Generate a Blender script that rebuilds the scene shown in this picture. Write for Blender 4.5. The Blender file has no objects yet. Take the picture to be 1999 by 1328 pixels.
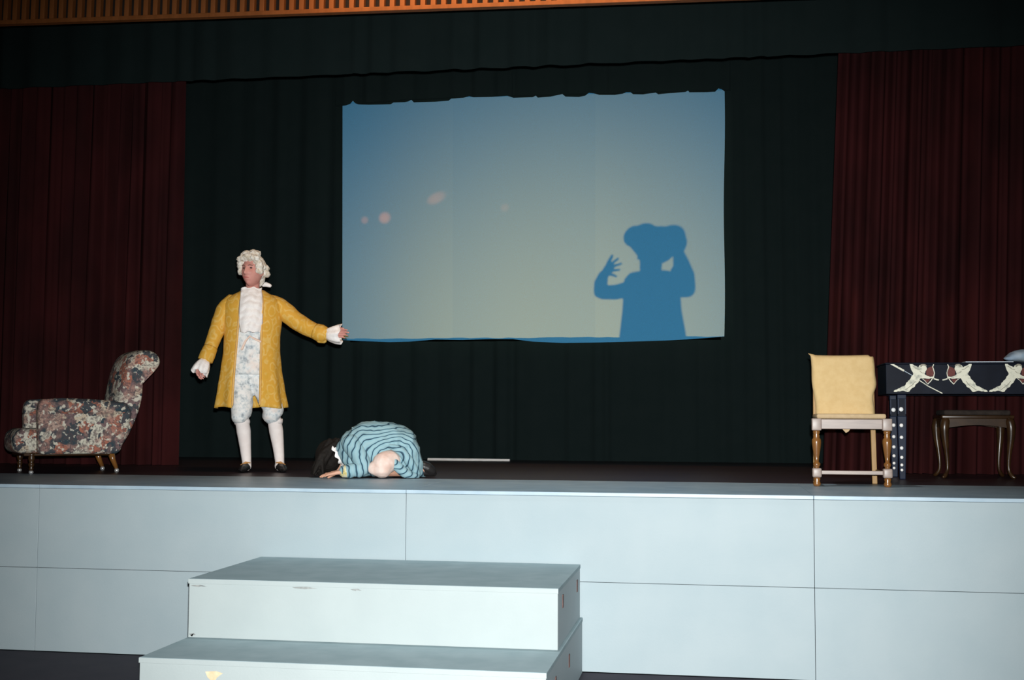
import bpy, bmesh, math, random
from mathutils import Vector, Matrix, noise

scene = bpy.context.scene
COL = scene.collection
rnd = random.Random(7)

# ------------------------------------------------------------------ camera
W, H = 1999, 1328
SH = 1.064                                   # stage height above the hall floor
F_PX, YAW, PIT, ROL = 2374.09, 0.1623, 0.0653, 0.0048
CAM = Vector((1.1536, -7.3161, 1.4989))
fwd = Vector((-math.sin(YAW) * math.cos(PIT), math.cos(YAW) * math.cos(PIT), math.sin(PIT)))
r0 = Vector((math.cos(YAW), math.sin(YAW), 0)); u0 = r0.cross(fwd)
rgt = r0 * math.cos(ROL) + u0 * math.sin(ROL)
upv = -r0 * math.sin(ROL) + u0 * math.cos(ROL)
cd = bpy.data.cameras.new('camera'); cam = bpy.data.objects.new('camera', cd); COL.objects.link(cam)
cd.sensor_fit = 'HORIZONTAL'; cd.sensor_width = 36; cd.lens = 36 * F_PX / W
cd.clip_start = 0.05; cd.clip_end = 100
cam.matrix_world = Matrix(((rgt.x, upv.x, -fwd.x, CAM.x), (rgt.y, upv.y, -fwd.y, CAM.y),
                           (rgt.z, upv.z, -fwd.z, CAM.z), (0, 0, 0, 1)))
scene.camera = cam

def at(px, py, Y):
    """photo pixel -> world point on the vertical plane at depth Y"""
    d = fwd + rgt * ((px - W / 2) / F_PX) - upv * ((py - H / 2) / F_PX)
    return CAM + d * ((Y - CAM.y) / d.y)

# ------------------------------------------------------------------ world, lights, exposure
wd = bpy.data.worlds.new('world'); scene.world = wd; wd.use_nodes = True
wd.node_tree.nodes['Background'].inputs[0].default_value = (0.5, 0.75, 0.8, 1)
wd.node_tree.nodes['Background'].inputs[1].default_value = 0.006
scene.view_settings.view_transform = 'Standard'; scene.view_settings.look = 'None'
scene.view_settings.exposure = 0.0; scene.view_settings.gamma = 1.0
scene.view_settings.use_curve_mapping = False

def spot(name, loc, target, power, color, size_deg, blend, radius):
    l = bpy.data.lights.new(name, 'SPOT'); l.energy = power; l.color = color
    l.spot_size = math.radians(size_deg); l.spot_blend = blend; l.shadow_soft_size = radius
    o = bpy.data.objects.new(name, l); COL.objects.link(o); o.location = loc
    o.rotation_euler = (Vector(target) - Vector(loc)).to_track_quat('-Z', 'Y').to_euler()
    return o

SCREEN_Y = 5.45
LAMP = at(1165, 640, SCREEN_Y); LAMP = Vector((LAMP.x - .45, SCREEN_Y + 4.2, SH + 0.65))
FL = CAM + rgt * 0.03 + upv * 0.12
spot('camera_flash', FL, at(1040, 900, 0), 3750, (0.97, 1.0, 0.99), 70, 1.0, 0.025)
spot('overhead_fill', (0.2, -0.5, 5.9), (0.2, 0.0, 1.0), 400, (0.95, 1.0, 1.0), 78, 1.0, 0.12)  # unseen light added to lift the deck and step tops
sl_ = bpy.data.lights.new('header_warm_fill', 'AREA'); sl_.shape = 'RECTANGLE'; sl_.size = 3.4; sl_.size_y = .05; sl_.energy = 26; sl_.color = (1.0, 0.55, 0.22); sl_.spread = math.radians(110)  # unseen area light added to warm the middle of the slats
slo = bpy.data.objects.new('header_warm_fill', sl_); COL.objects.link(slo); slo.location = (-.1, 0.95, 5.25)
slo.rotation_euler = Vector((0, .6, -.62)).to_track_quat('-Z', 'Y').to_euler()
LS = LAMP; spot('rear_lamp', LS, at(1100, 690, SCREEN_Y), 460, (1.0, 0.72, 0.17), 89, 1.0, 0.024)
for (px, py, p, sz, ox) in ((751, 425, 9, 9, .25), (712, 430, 5, 6, .1), (850, 388, 26, 5, 1.3), (986, 405, 3, 6, .4)):
    t = at(px, py, SCREEN_Y)
    spot('stray_beam', (t.x - ox, SCREEN_Y + 1.0, t.z - ox * .45), t, p * 2.2, (1.0, 0.24, 0.06), sz, 1.0, 0.01)

# ------------------------------------------------------------------ materials
MATS = {}
def mat(name, col, rough=0.7, col2=None, scale=8.0, detail=4.0, spec=0.3, metal=0.0, bump=0.0, bscale=60.0, lo=0.35, hi=0.65,
        stretch=None, coat=0.0, sheen=0.0):
    if name in MATS: return MATS[name]
    m = bpy.data.materials.new(name); m.use_nodes = True; nt = m.node_tree; N = nt.nodes; L = nt.links
    b = N['Principled BSDF']
    b.inputs['Base Color'].default_value = (*col, 1); b.inputs['Roughness'].default_value = rough
    b.inputs['Metallic'].default_value = metal; b.inputs['Specular IOR Level'].default_value = spec
    b.inputs['Coat Weight'].default_value = coat; b.inputs['Sheen Weight'].default_value = sheen
    tc = N.new('ShaderNodeTexCoord'); vec = tc.outputs['Object']
    if stretch:
        mp = N.new('ShaderNodeMapping'); mp.inputs['Scale'].default_value = stretch
        L.new(vec, mp.inputs['Vector']); vec = mp.outputs['Vector']
    if col2:
        n = N.new('ShaderNodeTexNoise'); n.inputs['Scale'].default_value = scale; n.inputs['Detail'].default_value = detail
        L.new(vec, n.inputs['Vector'])
        r = N.new('ShaderNodeValToRGB'); r.color_ramp.elements[0].position = lo; r.color_ramp.elements[1].position = hi
        r.color_ramp.elements[0].color = (*col, 1); r.color_ramp.elements[1].color = (*col2, 1)
        L.new(n.outputs['Fac'], r.inputs['Fac']); L.new(r.outputs['Color'], b.inputs['Base Color'])
    if bump:
        n2 = N.new('ShaderNodeTexNoise'); n2.inputs['Scale'].default_value = bscale; n2.inputs['Detail'].default_value = 3
        L.new(vec, n2.inputs['Vector'])
        bp = N.new('ShaderNodeBump'); bp.inputs['Strength'].default_value = bump; bp.inputs['Distance'].default_value = 0.01
        L.new(n2.outputs['Fac'], bp.inputs['Height']); L.new(bp.outputs['Normal'], b.inputs['Normal'])
    MATS[name] = m
    return m

def ramp_mat(name, build, rough=0.8, spec=0.2):
    """material whose base colour comes from build(nodes, links, object_coords) -> socket"""
    m = bpy.data.materials.new(name); m.use_nodes = True; nt = m.node_tree
    b = nt.nodes['Principled BSDF']; b.inputs['Roughness'].default_value = rough; b.inputs['Specular IOR Level'].default_value = spec
    tc = nt.nodes.new('ShaderNodeTexCoord')
    nt.links.new(build(nt.nodes, nt.links, tc.outputs['Object']), b.inputs['Base Color'])
    MATS[name] = m
    return m

def ramp(N, L, fac, stops, interp='LINEAR'):
    r = N.new('ShaderNodeValToRGB'); cr = r.color_ramp; cr.interpolation = interp
    while len(cr.elements) < len(stops): cr.elements.new(0.5)
    for e, (p, c) in zip(cr.elements, stops): e.position = p; e.color = (*c, 1)
    L.new(fac, r.inputs['Fac']); return r.outputs['Color']

def mixc(N, L, fac, a, b, mode='MIX'):
    x = N.new('ShaderNodeMix'); x.data_type = 'RGBA'; x.blend_type = mode
    for s, v in ((0, fac), (6, a), (7, b)):
        if hasattr(v, 'links'): L.new(v, x.inputs[s])
        elif s == 0: x.inputs[0].default_value = v
        else: x.inputs[s].default_value = (*v, 1)
    return x.outputs[2]

def noise_n(N, L, vec, scale, detail=3.0, rough=0.5):
    n = N.new('ShaderNodeTexNoise'); n.inputs['Scale'].default_value = scale; n.inputs['Detail'].default_value = detail
    n.inputs['Roughness'].default_value = rough; L.new(vec, n.inputs['Vector']); return n

M_PAINT = mat('pale_paint', (0.325, 0.392, 0.420), 0.6, (0.35, 0.412, 0.437), 3.0, 6, bump=0.05, bscale=90)
M_DECK = mat('grey_deck_paint', (0.31, 0.41, 0.49), 0.42, (0.40, 0.50, 0.57), 5.0, 6, spec=.5)
M_STEP = mat('white_step_paint', (0.345, 0.388, 0.39), 0.6, (0.365, 0.408, 0.408), 4.0, 6, bump=0.05, bscale=80)
M_STEPTOP = mat('step_top_paint', (0.28, 0.37, 0.40), 0.7, (0.33, 0.42, 0.45), 6.0, 6, spec=.15)  # bluer grey than the step fronts
M_BAREWOOD = mat('bare_wood', (0.62, 0.45, 0.28), 0.7, (0.72, 0.56, 0.38), 30, 4)
M_RUST = mat('rusty_brown', (0.08, 0.04, 0.035), 0.7, (0.14, 0.07, 0.06), 40, 4)
M_GRIME = mat('grime', (0.16, 0.17, 0.17), 0.8, (0.30, 0.31, 0.3), 30, 4)
M_HALL = mat('hall_floor', (0.016, 0.012, 0.022), 0.7, (0.024, 0.018, 0.028), 6, 5)
M_BOARDS = mat('stage_boards', (0.035, 0.022, 0.029), 0.4, (0.06, 0.038, 0.046), 5, 5, stretch=(0.6, 9, 1), spec=.25)
M_BLACK = mat('black_drape', (0.0095, 0.0155, 0.0155), 0.95, (0.0105, 0.0165, 0.0165), 5, 4, spec=.02)
M_RED = mat('dark_red_drape', (0.021, 0.0058, 0.0062), 0.9, (0.037, 0.0080, 0.0085), 2.5, 3, spec=.05, stretch=(1, 1, .5))
M_DARKWALL = mat('dark_wall', (0.02, 0.022, 0.022), 0.95, (0.028, 0.03, 0.03), 4, 4, spec=.05)
M_SLAT = mat('orange_brown_wood', (0.19, 0.058, 0.012), 0.6, (0.24, 0.075, 0.018), 6, 5, stretch=(3, 3, .6))
M_BACKING = mat('slat_backing', (0.012, 0.008, 0.006), 0.9, (0.018, 0.011, 0.008), 8, 4)
M_VARN = mat('varnished_wood', (0.17, 0.068, 0.016), 0.25, (0.22, 0.09, 0.022), 12, 5, stretch=(3, 3, .5), spec=.6, coat=.3)
M_GLAREWOOD = mat('glare_paled_wood', (0.27, 0.21, 0.185), 0.4, (0.33, 0.255, 0.22), 14, 5, spec=.5, stretch=(.6, 4, 4))  # wood colour paled to hold the flash glare on rails and blocks
M_REARWOOD = mat('tan_wood', (0.33, 0.19, 0.07), 0.5, (0.40, 0.24, 0.10), 14, 5, stretch=(4, 4, .6))
M_DKWOOD = mat('dark_polished_wood', (0.028, 0.012, 0.004), 0.3, (0.050, 0.023, 0.008), 12, 5, spec=.5, coat=.2)
M_YELLOW = mat('yellow_cover', (0.60, 0.42, 0.20), 0.9, (0.64, 0.46, 0.23), 25, 5, spec=.1, bump=.08, bscale=160)
M_SEATPAD = mat('tan_seat_pad', (0.46, 0.33, 0.19), 0.9, (0.52, 0.38, 0.23), 25, 5, spec=.1)
M_TABLEBLK = mat('blue_black_gloss', (0.0045, 0.0065, 0.014), 0.5, (0.007, 0.010, 0.020), 9, 4, spec=.12)
M_PRINT = mat('cream_print', (0.85, 0.83, 0.68), 0.6, (0.40, 0.42, 0.36), 34, 6, lo=.50, hi=.72)
M_PRINTTAN = mat('tan_print', (0.26, 0.24, 0.19), 0.6, (0.40, 0.37, 0.29), 60, 4)
M_PRINTRED = mat('dark_red_print', (0.13, 0.03, 0.025), 0.6, (0.17, 0.045, 0.035), 30, 4)
M_LEG = mat('midnight_blue_lacquer', (0.006, 0.012, 0.03), 0.35, (0.010, 0.018, 0.042), 10, 4, spec=.2)
M_STUD = mat('bright_stud', (0.95, 0.92, 0.88), 0.45, (0.9, 0.9, 0.9), 10, 2, spec=.8)
M_SHEET = mat('white_sheet', (0.55, 0.62, 0.70), 0.7, (0.62, 0.68, 0.74), 12, 4)
M_BLUECLOTH = mat('pale_blue_cloth', (0.28, 0.38, 0.50), 0.8, (0.48, 0.56, 0.62), 9, 4)
M_BRASS = mat('caster_metal', (0.5, 0.5, 0.52), 0.35, (0.6, 0.58, 0.55), 20, 2, metal=.6)
M_SKIN = mat('ruddy_skin', (0.56, 0.24, 0.20), 0.55, (0.64, 0.30, 0.25), 18, 4, spec=.3)
M_SKIN2 = mat('tan_skin', (0.56, 0.29, 0.19), 0.55, (0.64, 0.36, 0.26), 18, 4, spec=.3)
M_KNEE = mat('pale_breeches', (0.70, 0.48, 0.40), 0.8, (0.80, 0.64, 0.57), 14, 4)
M_LIP = mat('lips', (0.48, 0.13, 0.12), 0.5, (0.5, 0.16, 0.14), 20, 2)
M_BROW = mat('brow', (0.20, 0.10, 0.08), 0.8, (0.24, 0.12, 0.1), 40, 2)
M_EYE = mat('eye', (0.05, 0.03, 0.03), 0.2, (0.08, 0.05, 0.045), 30, 2)
M_WIG = mat('powdered_wig', (0.62, 0.53, 0.42), 0.85, (0.84, 0.79, 0.72), 38, 5, bump=.5, bscale=120, lo=.4, hi=.58)
M_LACE = mat('white_lace', (0.86, 0.79, 0.77), 0.85, (0.92, 0.87, 0.84), 45, 4, bump=.3, bscale=120)
M_STOCK = mat('white_stocking', (0.80, 0.71, 0.68), 0.8, (0.86, 0.78, 0.75), 20, 3)
M_SHOE = mat('black_leather', (0.012, 0.011, 0.012), 0.4, (0.02, 0.018, 0.018), 10, 3, spec=.4)
M_GOLD = mat('gold_buckle', (0.55, 0.27, 0.09), 0.4, (0.6, 0.33, 0.12), 20, 2, metal=.3)
M_HAIR = mat('black_hair', (0.010, 0.008, 0.007), 0.7, (0.016, 0.013, 0.011), 40, 3, spec=.1, stretch=(1, 6, 1))
M_FIG = mat('plain_dark_dress', (0.05, 0.06, 0.08), 0.9, (0.06, 0.07, 0.09), 10, 3)
M_LEAK = mat('pale_light_leak', (0.62, 0.56, 0.52), 0.7, (0.75, 0.72, 0.70), 6, 4, stretch=(1.5, 8, 8))  # pale colour stands in for light leaking under the backdrop

def b_coat(N, L, v):
    mp = N.new('ShaderNodeMapping'); mp.inputs['Scale'].default_value = (1.0, 1.0, 0.72); L.new(v, mp.inputs['Vector'])
    w = noise_n(N, L, v, 14, 2)
    vec = mixc(N, L, 0.05, mp.outputs['Vector'], w.outputs['Color'])
    vo = N.new('ShaderNodeTexVoronoi'); vo.inputs['Scale'].default_value = 13; L.new(vec, vo.inputs['Vector'])
    m = N.new('ShaderNodeMath'); m.operation = 'SINE'; k = N.new('ShaderNodeMath'); k.operation = 'MULTIPLY'; k.inputs[1].default_value = 19
    L.new(vo.outputs['Distance'], k.inputs[0]); L.new(k.outputs[0], m.inputs[0])
    a = ramp(N, L, m.outputs[0], [(0.1, (0.66, 0.35, 0.05)), (0.55, (0.70, 0.41, 0.085)), (0.95, (0.70, 0.45, 0.13))])
    n2 = noise_n(N, L, v, 22, 5)
    return mixc(N, L, ramp(N, L, n2.outputs['Fac'], [(0.40, (0, 0, 0)), (0.70, (.55, .55, .55))]), a, (0.60, 0.33, 0.03))
M_COAT = ramp_mat('gold_brocade', b_coat, .7, .25)

def b_vest(N, L, v):
    n = noise_n(N, L, v, 26, 5, .6); n2 = noise_n(N, L, v, 11, 2)
    a = ramp(N, L, n.outputs['Fac'], [(0.34, (0.34, 0.37, 0.40)), (0.45, (0.62, 0.65, 0.66)), (0.57, (0.80, 0.78, 0.76))])
    return mixc(N, L, ramp(N, L, n2.outputs['Fac'], [(0.57, (0, 0, 0)), (0.75, (.7, .7, .7))]), a, (0.82, 0.66, 0.58))
M_VEST = ramp_mat('white_brocade', b_vest)

def b_floral(N, L, v):
    n = noise_n(N, L, v, 12, 4)
    vec = mixc(N, L, 0.16, v, n.outputs['Color'])
    vo = N.new('ShaderNodeTexVoronoi'); vo.inputs['Scale'].default_value = 15; L.new(vec, vo.inputs['Vector'])
    sep = N.new('ShaderNodeSeparateColor'); L.new(vo.outputs['Color'], sep.inputs['Color'])
    c = ramp(N, L, sep.outputs[0], [(0.0, (0.62, 0.58, 0.48)), (0.24, (0.05, 0.065, 0.075)), (0.44, (0.40, 0.15, 0.10)), (0.56, (0.20, 0.13, 0.13)),
                                   (0.70, (0.55, 0.45, 0.34)), (0.84, (0.035, 0.06, 0.075))], 'CONSTANT')
    big = noise_n(N, L, v, 8, 2)
    c = mixc(N, L, ramp(N, L, big.outputs['Fac'], [(0.50, (0, 0, 0)), (0.60, (.75, .75, .75))]), c, (0.40, 0.23, 0.19))
    n2 = noise_n(N, L, v, 60, 4, .65)
    d = mixc(N, L, ramp(N, L, n2.outputs['Fac'], [(0.46, (0, 0, 0)), (0.58, (.75, .75, .75))]), c, (0.09, 0.07, 0.075))
    n3 = noise_n(N, L, v, 28, 3)
    return mixc(N, L, ramp(N, L, n3.outputs['Fac'], [(0.57, (0, 0, 0)), (0.63, (.85, .85, .85))]), d, (0.66, 0.62, 0.52))
M_FLORAL = ramp_mat('floral_tapestry', b_floral, .85, .15)

def b_stripe(N, L, v):
    # stripes of the gown: the cloth is gathered at the hip, so they run round that point
    n = noise_n(N, L, v, 6, 2)
    sub = N.new('ShaderNodeVectorMath'); sub.operation = 'MULTIPLY_ADD'
    L.new(n.outputs['Color'], sub.inputs[0]); sub.inputs[1].default_value = (.10, .10, .10); 
    L.new(v, sub.inputs[2])
    s2 = N.new('ShaderNodeVectorMath'); s2.operation = 'SUBTRACT'; L.new(sub.outputs[0], s2.inputs[0])
    s2.inputs[1].default_value = (0.115 + .05, -0.24 + .05, 0.13 + .05)
    s3 = N.new('ShaderNodeVectorMath'); s3.operation = 'MULTIPLY'; L.new(s2.outputs[0], s3.inputs[0]); s3.inputs[1].default_value = (0.95, 0.25, 1.25)
    sx = N.new('ShaderNodeSeparateXYZ'); L.new(s3.outputs[0], sx.inputs[0]); acc = None
    for q in ('X', 'Y', 'Z'):
        ab = N.new('ShaderNodeMath'); ab.operation = 'ABSOLUTE'; L.new(sx.outputs[q], ab.inputs[0])
        pw = N.new('ShaderNodeMath'); pw.operation = 'POWER'; pw.inputs[1].default_value = 3.4; L.new(ab.outputs[0], pw.inputs[0])
        if acc is None: acc = pw.outputs[0]
        else:
            ad = N.new('ShaderNodeMath'); L.new(acc, ad.inputs[0]); L.new(pw.outputs[0], ad.inputs[1]); acc = ad.outputs[0]
    rt_ = N.new('ShaderNodeMath'); rt_.operation = 'POWER'; rt_.inputs[1].default_value = 1 / 3.4; L.new(acc, rt_.inputs[0])
    k = N.new('ShaderNodeMath'); k.operation = 'MULTIPLY'; k.inputs[1].default_value = 27.0; L.new(rt_.outputs[0], k.inputs[0])
    fr = N.new('ShaderNodeMath'); fr.operation = 'FRACT'; L.new(k.outputs[0], fr.inputs[0])
    return ramp(N, L, fr.outputs[0], [(0.0, (0.035, 0.075, 0.11)), (0.17, (0.035, 0.075, 0.11)), (0.25, (0.24, 0.40, 0.46)), (0.6, (0.31, 0.46, 0.50)), (0.92, (0.25, 0.42, 0.48))])
M_STRIPE = ramp_mat('striped_gown', b_stripe, .85, .15)

def screen_mat(name, refl, trans):
    m = bpy.data.materials.new(name); m.use_nodes = True; nt = m.node_tree; nt.nodes.clear()
    o = nt.nodes.new('ShaderNodeOutputMaterial'); d = nt.nodes.new('ShaderNodeBsdfDiffuse'); t = nt.nodes.new('ShaderNodeBsdfTranslucent')
    a = nt.nodes.new('ShaderNodeAddShader'); tc = nt.nodes.new('ShaderNodeTexCoord')
    n = nt.nodes.new('ShaderNodeTexNoise'); n.inputs['Scale'].default_value = 190; n.inputs['Detail'].default_value = 2
    nt.links.new(tc.outputs['Object'], n.inputs['Vector'])
    c = ramp(nt.nodes, nt.links, n.outputs['Fac'], [(0.3, tuple(x * .86 for x in refl)), (0.7, tuple(x * 1.14 for x in refl))])
    nt.links.new(c, d.inputs['Color']); t.inputs['Color'].default_value = (*trans, 1)
    nt.links.new(d.outputs[0], a.inputs[0]); nt.links.new(t.outputs[0], a.inputs[1]); nt.links.new(a.outputs[0], o.inputs['Surface'])
    return m
M_SCREEN2 = screen_mat('screen_cloth_denser', (0.060, 0.27, 0.49), (0.43, 0.47, 0.38))
M_SCREEN = screen_mat('screen_cloth', (0.060, 0.27, 0.49), (0.46, 0.50, 0.40))

# ------------------------------------------------------------------ mesh helpers
def link(name, me, m, parent=None, smooth=False):
    o = bpy.data.objects.new(name, me); COL.objects.link(o)
    if m: me.materials.append(m)
    if parent: o.parent = parent
    if smooth and len(me.polygons): me.polygons.foreach_set('use_smooth', [True] * len(me.polygons))
    return o

def pydata(name, V, Fc, m, parent=None, smooth=False):
    me = bpy.data.meshes.new(name); me.from_pydata([tuple(v) for v in V], [], Fc); me.update()
    bm = bmesh.new(); bm.from_mesh(me); bmesh.ops.recalc_face_normals(bm, faces=bm.faces); bm.to_mesh(me); bm.free()
    return link(name, me, m, parent, smooth)

def empty(name, loc=(0, 0, 0), rz=0.0):
    o = bpy.data.objects.new(name, None); COL.objects.link(o); o.location = loc; o.rotation_euler = (0, 0, rz)
    o.empty_display_size = .1
    return o

def tag(o, label=None, cat=None, group=None, kind=None):
    if label: o['label'] = label
    if cat: o['category'] = cat
    if group: o['group'] = group
    if kind: o['kind'] = kind
    return o

def box(name, lo, hi, m, parent=None, bev=0.0, seg=2, fn=None):
    bm = bmesh.new(); bmesh.ops.create_cube(bm, size=1)
    for v in bm.verts:
        v.co = Vector([lo[i] + (v.co[i] + .5) * (hi[i] - lo[i]) for i in range(3)])
    if bev: bmesh.ops.bevel(bm, geom=bm.edges[:], offset=bev, segments=seg, affect='EDGES', profile=.5)
    if fn:
        for v in bm.verts: v.co = fn(v.co)
    me = bpy.data.meshes.new(name); bm.to_mesh(me); bm.free()
    return link(name, me, m, parent, bev > 0 and seg > 2)

def ringmesh(rings, closed=True, cap=True):
    V, Fc = [], []; n = len(rings[0])
    for r in rings: V += [Vector(p) for p in r]
    for i in range(len(rings) - 1):
        for j in range(n if closed else n - 1):
            a = i * n + j; b = i * n + (j + 1) % n
            Fc.append((a, b, b + n, a + n))
    if cap and closed:
        for i, base in ((0, 0), (len(rings) - 1, (len(rings) - 1) * n)):
            c = sum((Vector(p) for p in rings[i]), Vector()) / n; V.append(c); k = len(V) - 1
            for j in range(n):
                t = (base + j, base + (j + 1) % n, k)
                Fc.append(t if i else t[::-1])
    return V, Fc

def tube(path, rad, n=12, side=None, flat=1.0, sub=0, round_ends=True):
    """closed tapered tube through points; radius per point; flat squeezes it across `side`"""
    P = [Vector(p) for p in path]; R = list(rad)
    if sub:
        Q, S = [], []
        for i in range(len(P) - 1):
            p0 = P[max(i - 1, 0)]; p1 = P[i]; p2 = P[i + 1]; p3 = P[min(i + 2, len(P) - 1)]
            for k in range(sub):
                t = k / sub
                Q.append(0.5 * ((2 * p1) + (p2 - p0) * t + (2 * p0 - 5 * p1 + 4 * p2 - p3) * t * t + (3 * p1 - p0 - 3 * p2 + p3) * t ** 3))
                S.append(R[i] + (R[i + 1] - R[i]) * t)
        Q.append(P[-1]); S.append(R[-1]); P, R = Q, S
    if round_ends:
        d0 = (P[0] - P[1]).normalized(); d1 = (P[-1] - P[-2]).normalized()
        P = [P[0] + d0 * R[0] * .85, P[0] + d0 * R[0] * .5] + P + [P[-1] + d1 * R[-1] * .5, P[-1] + d1 * R[-1] * .85]
        R = [R[0] * .4, R[0] * .84] + R + [R[-1] * .84, R[-1] * .4]
    rings = []; prev = Vector(side) if side else None
    for i, p in enumerate(P):
        t = (P[min(i + 1, len(P) - 1)] - P[max(i - 1, 0)]).normalized()
        if prev is None:
            prev = t.orthogonal()
        s = (prev - t * prev.dot(t)).normalized(); prev = s; b = t.cross(s)
        rings.append([p + s * R[i] * math.cos(2 * math.pi * k / n) + b * R[i] * flat * math.sin(2 * math.pi * k / n) for k in range(n)])
    return ringmesh(rings)

def loftz(secs, n=28, p=2.0):
    """stack of ellipses (cx, cy, z, half width, half depth)"""
    rings = []
    for (cx, cy, z, a, b) in secs:
        r = []
        for k in range(n):
            t = 2 * math.pi * k / n; c, s = math.cos(t), math.sin(t)
            r.append((cx + a * math.copysign(abs(c) ** (2 / p), c), cy + b * math.copysign(abs(s) ** (2 / p), s), z))
        rings.append(r)
    return ringmesh(rings)

def ball(c, r, n=16, m=12):
    rx, ry, rz = r if hasattr(r, '__len__') else (r, r, r)
    return ringmesh([[(c[0] + rx * math.sin(math.pi * i / m) * math.cos(2 * math.pi * k / n),
                       c[1] + ry * math.sin(math.pi * i / m) * math.sin(2 * math.pi * k / n),
                       c[2] + rz * math.cos(math.pi * i / m)) for k in range(n)] for i in range(1, m)])

def merge(parts):
    V, Fc = [], []
    for v, f in parts:
        o = len(V); V += v; Fc += [tuple(i + o for i in q) for q in f]
    return V, Fc

def unify(name, parts, m, parent=None, voxel=.006, smooth=4, fac=.5, disp=None):
    """fuse overlapping closed shapes into one continuous skin"""
    V, Fc = merge(parts)
    t = pydata('tmp', V, Fc, None)
    r = t.modifiers.new('r', 'REMESH'); r.mode = 'VOXEL'; r.voxel_size = voxel
    if smooth:
        s = t.modifiers.new('s', 'SMOOTH'); s.iterations = smooth; s.factor = fac
    bpy.context.view_layer.update()
    me = bpy.data.meshes.new_from_object(t.evaluated_get(bpy.context.evaluated_depsgraph_get()))
    me.name = name; bpy.data.objects.remove(t)
    if disp:
        me.update(); nn = [v.normal.copy() for v in me.vertices]
        for v, q in zip(me.vertices, nn): v.co += q * disp(v.co)
    return link(name, me, m, parent, True)

def lathe(name, prof, m, parent=None, n=20, loc=(0, 0, 0)):
    rings = [[(loc[0] + r * math.cos(2 * math.pi * k / n), loc[1] + r * math.sin(2 * math.pi * k / n), loc[2] + z) for k in range(n)] for r, z in prof]
    V, Fc = ringmesh(rings); return pydata(name, V, Fc, m, parent, True)

def prism(name, poly, y0, y1, m, parent=None, smooth=False):
    """outline in x,z extruded along y"""
    n = len(poly); V = [(x, y0, z) for x, z in poly] + [(x, y1, z) for x, z in poly]
    Fc = [tuple(range(n)), tuple(range(2 * n - 1, n - 1, -1))] + [(i, (i + 1) % n, n + (i + 1) % n, n + i) for i in range(n)]
    return pydata(name, V, Fc, m, parent, smooth)

def lerp_tab(tab, t):
    """tab rows sorted by first column -> interpolated row"""
    if t <= tab[0][0]: return tab[0][1:]
    for a, b in zip(tab, tab[1:]):
        if t <= b[0]:
            k = (t - a[0]) / (b[0] - a[0]); k = k * k * (3 - 2 * k) * .5 + k * .5
            return tuple(p + (q - p) * k for p, q in zip(a[1:], b[1:]))
    return tab[-1][1:]

# ------------------------------------------------------------------ the setting
PX0 = -3.1396; PW = 2.44; BACK_Y = 1.40
box('floor', (-9, -9, -.1), (9, 0.0, 0), M_HALL)['kind'] = 'structure'
box('stage_floor', (-7, BACK_Y, SH - .12), (7.5, 10.2, SH), M_BOARDS)['kind'] = 'structure'
box('wall_back', (-7, 10.2, 0), (7.5, 10.4, 6.2), M_DARKWALL)['kind'] = 'structure'
box('wall_left', (-7.2, BACK_Y, 0), (-7, 10.4, 6.2), M_DARKWALL)['kind'] = 'structure'
box('wall_right', (7.5, BACK_Y, 0), (7.7, 10.4, 6.2), M_DARKWALL)['kind'] = 'structure'
box('ceiling', (-7.2, BACK_Y + .15, 6.2), (7.7, 10.4, 6.4), M_DARKWALL)['kind'] = 'structure'

# painted platform units that make the fore-stage
unit_labels = ['pale blue painted platform unit at the far left end of the stage front',
               'pale blue painted platform unit whose front meets the left half of the steps',
               'pale painted platform unit with the steps against its left half',
               'pale blue painted platform unit at the right, in front of the yellow chair']
HM = 0.532
for i in range(4):
    x0 = PX0 + (i - 1) * PW; x1 = x0 + PW; g = .0012
    e = empty('stage_platform', ((x0 + x1) / 2, 0, 0)); hw = PW / 2 - g
    tag(e, unit_labels[i], 'platform', 'painted platform units of the stage front')
    box('deck_board', (-hw, 0.0, SH - .022), (hw, BACK_Y - .002, SH), M_DECK, e, .002)
    box('front_panel', (-hw, .004, SH - HM + .0012), (hw, .022, SH - .0235), M_PAINT, e, .002)
    box('front_panel', (-hw, .004, 0.004), (hw, .022, SH - HM - .0012), M_PAINT, e, .002)
    box('frame', (-hw + .02, .026, 0.0), (hw - .02, BACK_Y - .02, SH - .024), M_GRIME, e)

# header of upright slats over the stage opening
HY = 1.55
hz = at(700, 31, HY).z
hd = empty('slatted_header', (0, HY, hz)); tag(hd, 'orange brown slatted wooden header above the stage opening', 'header'); hd.rotation_euler = (0, .0155, 0)
box('bottom_rail', (-6.0, -.03, 0.0), (6.0, .03, .034), M_SLAT, hd, .004)
box('backing_panel', (-6.0, .032, 0.01), (6.0, .05, 1.0), M_BACKING, hd)
sl0 = box('slat', (-.019, -.022, 0.034), (.019, .03, 0.9), M_SLAT, hd, .003)
sp = .0805; x = -4.70; first = True
while x < 5.95:
    o = sl0 if first else sl0.copy()
    if not first: COL.objects.link(o)
    first = False; o.location = (x, 0, 0); x += sp

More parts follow.
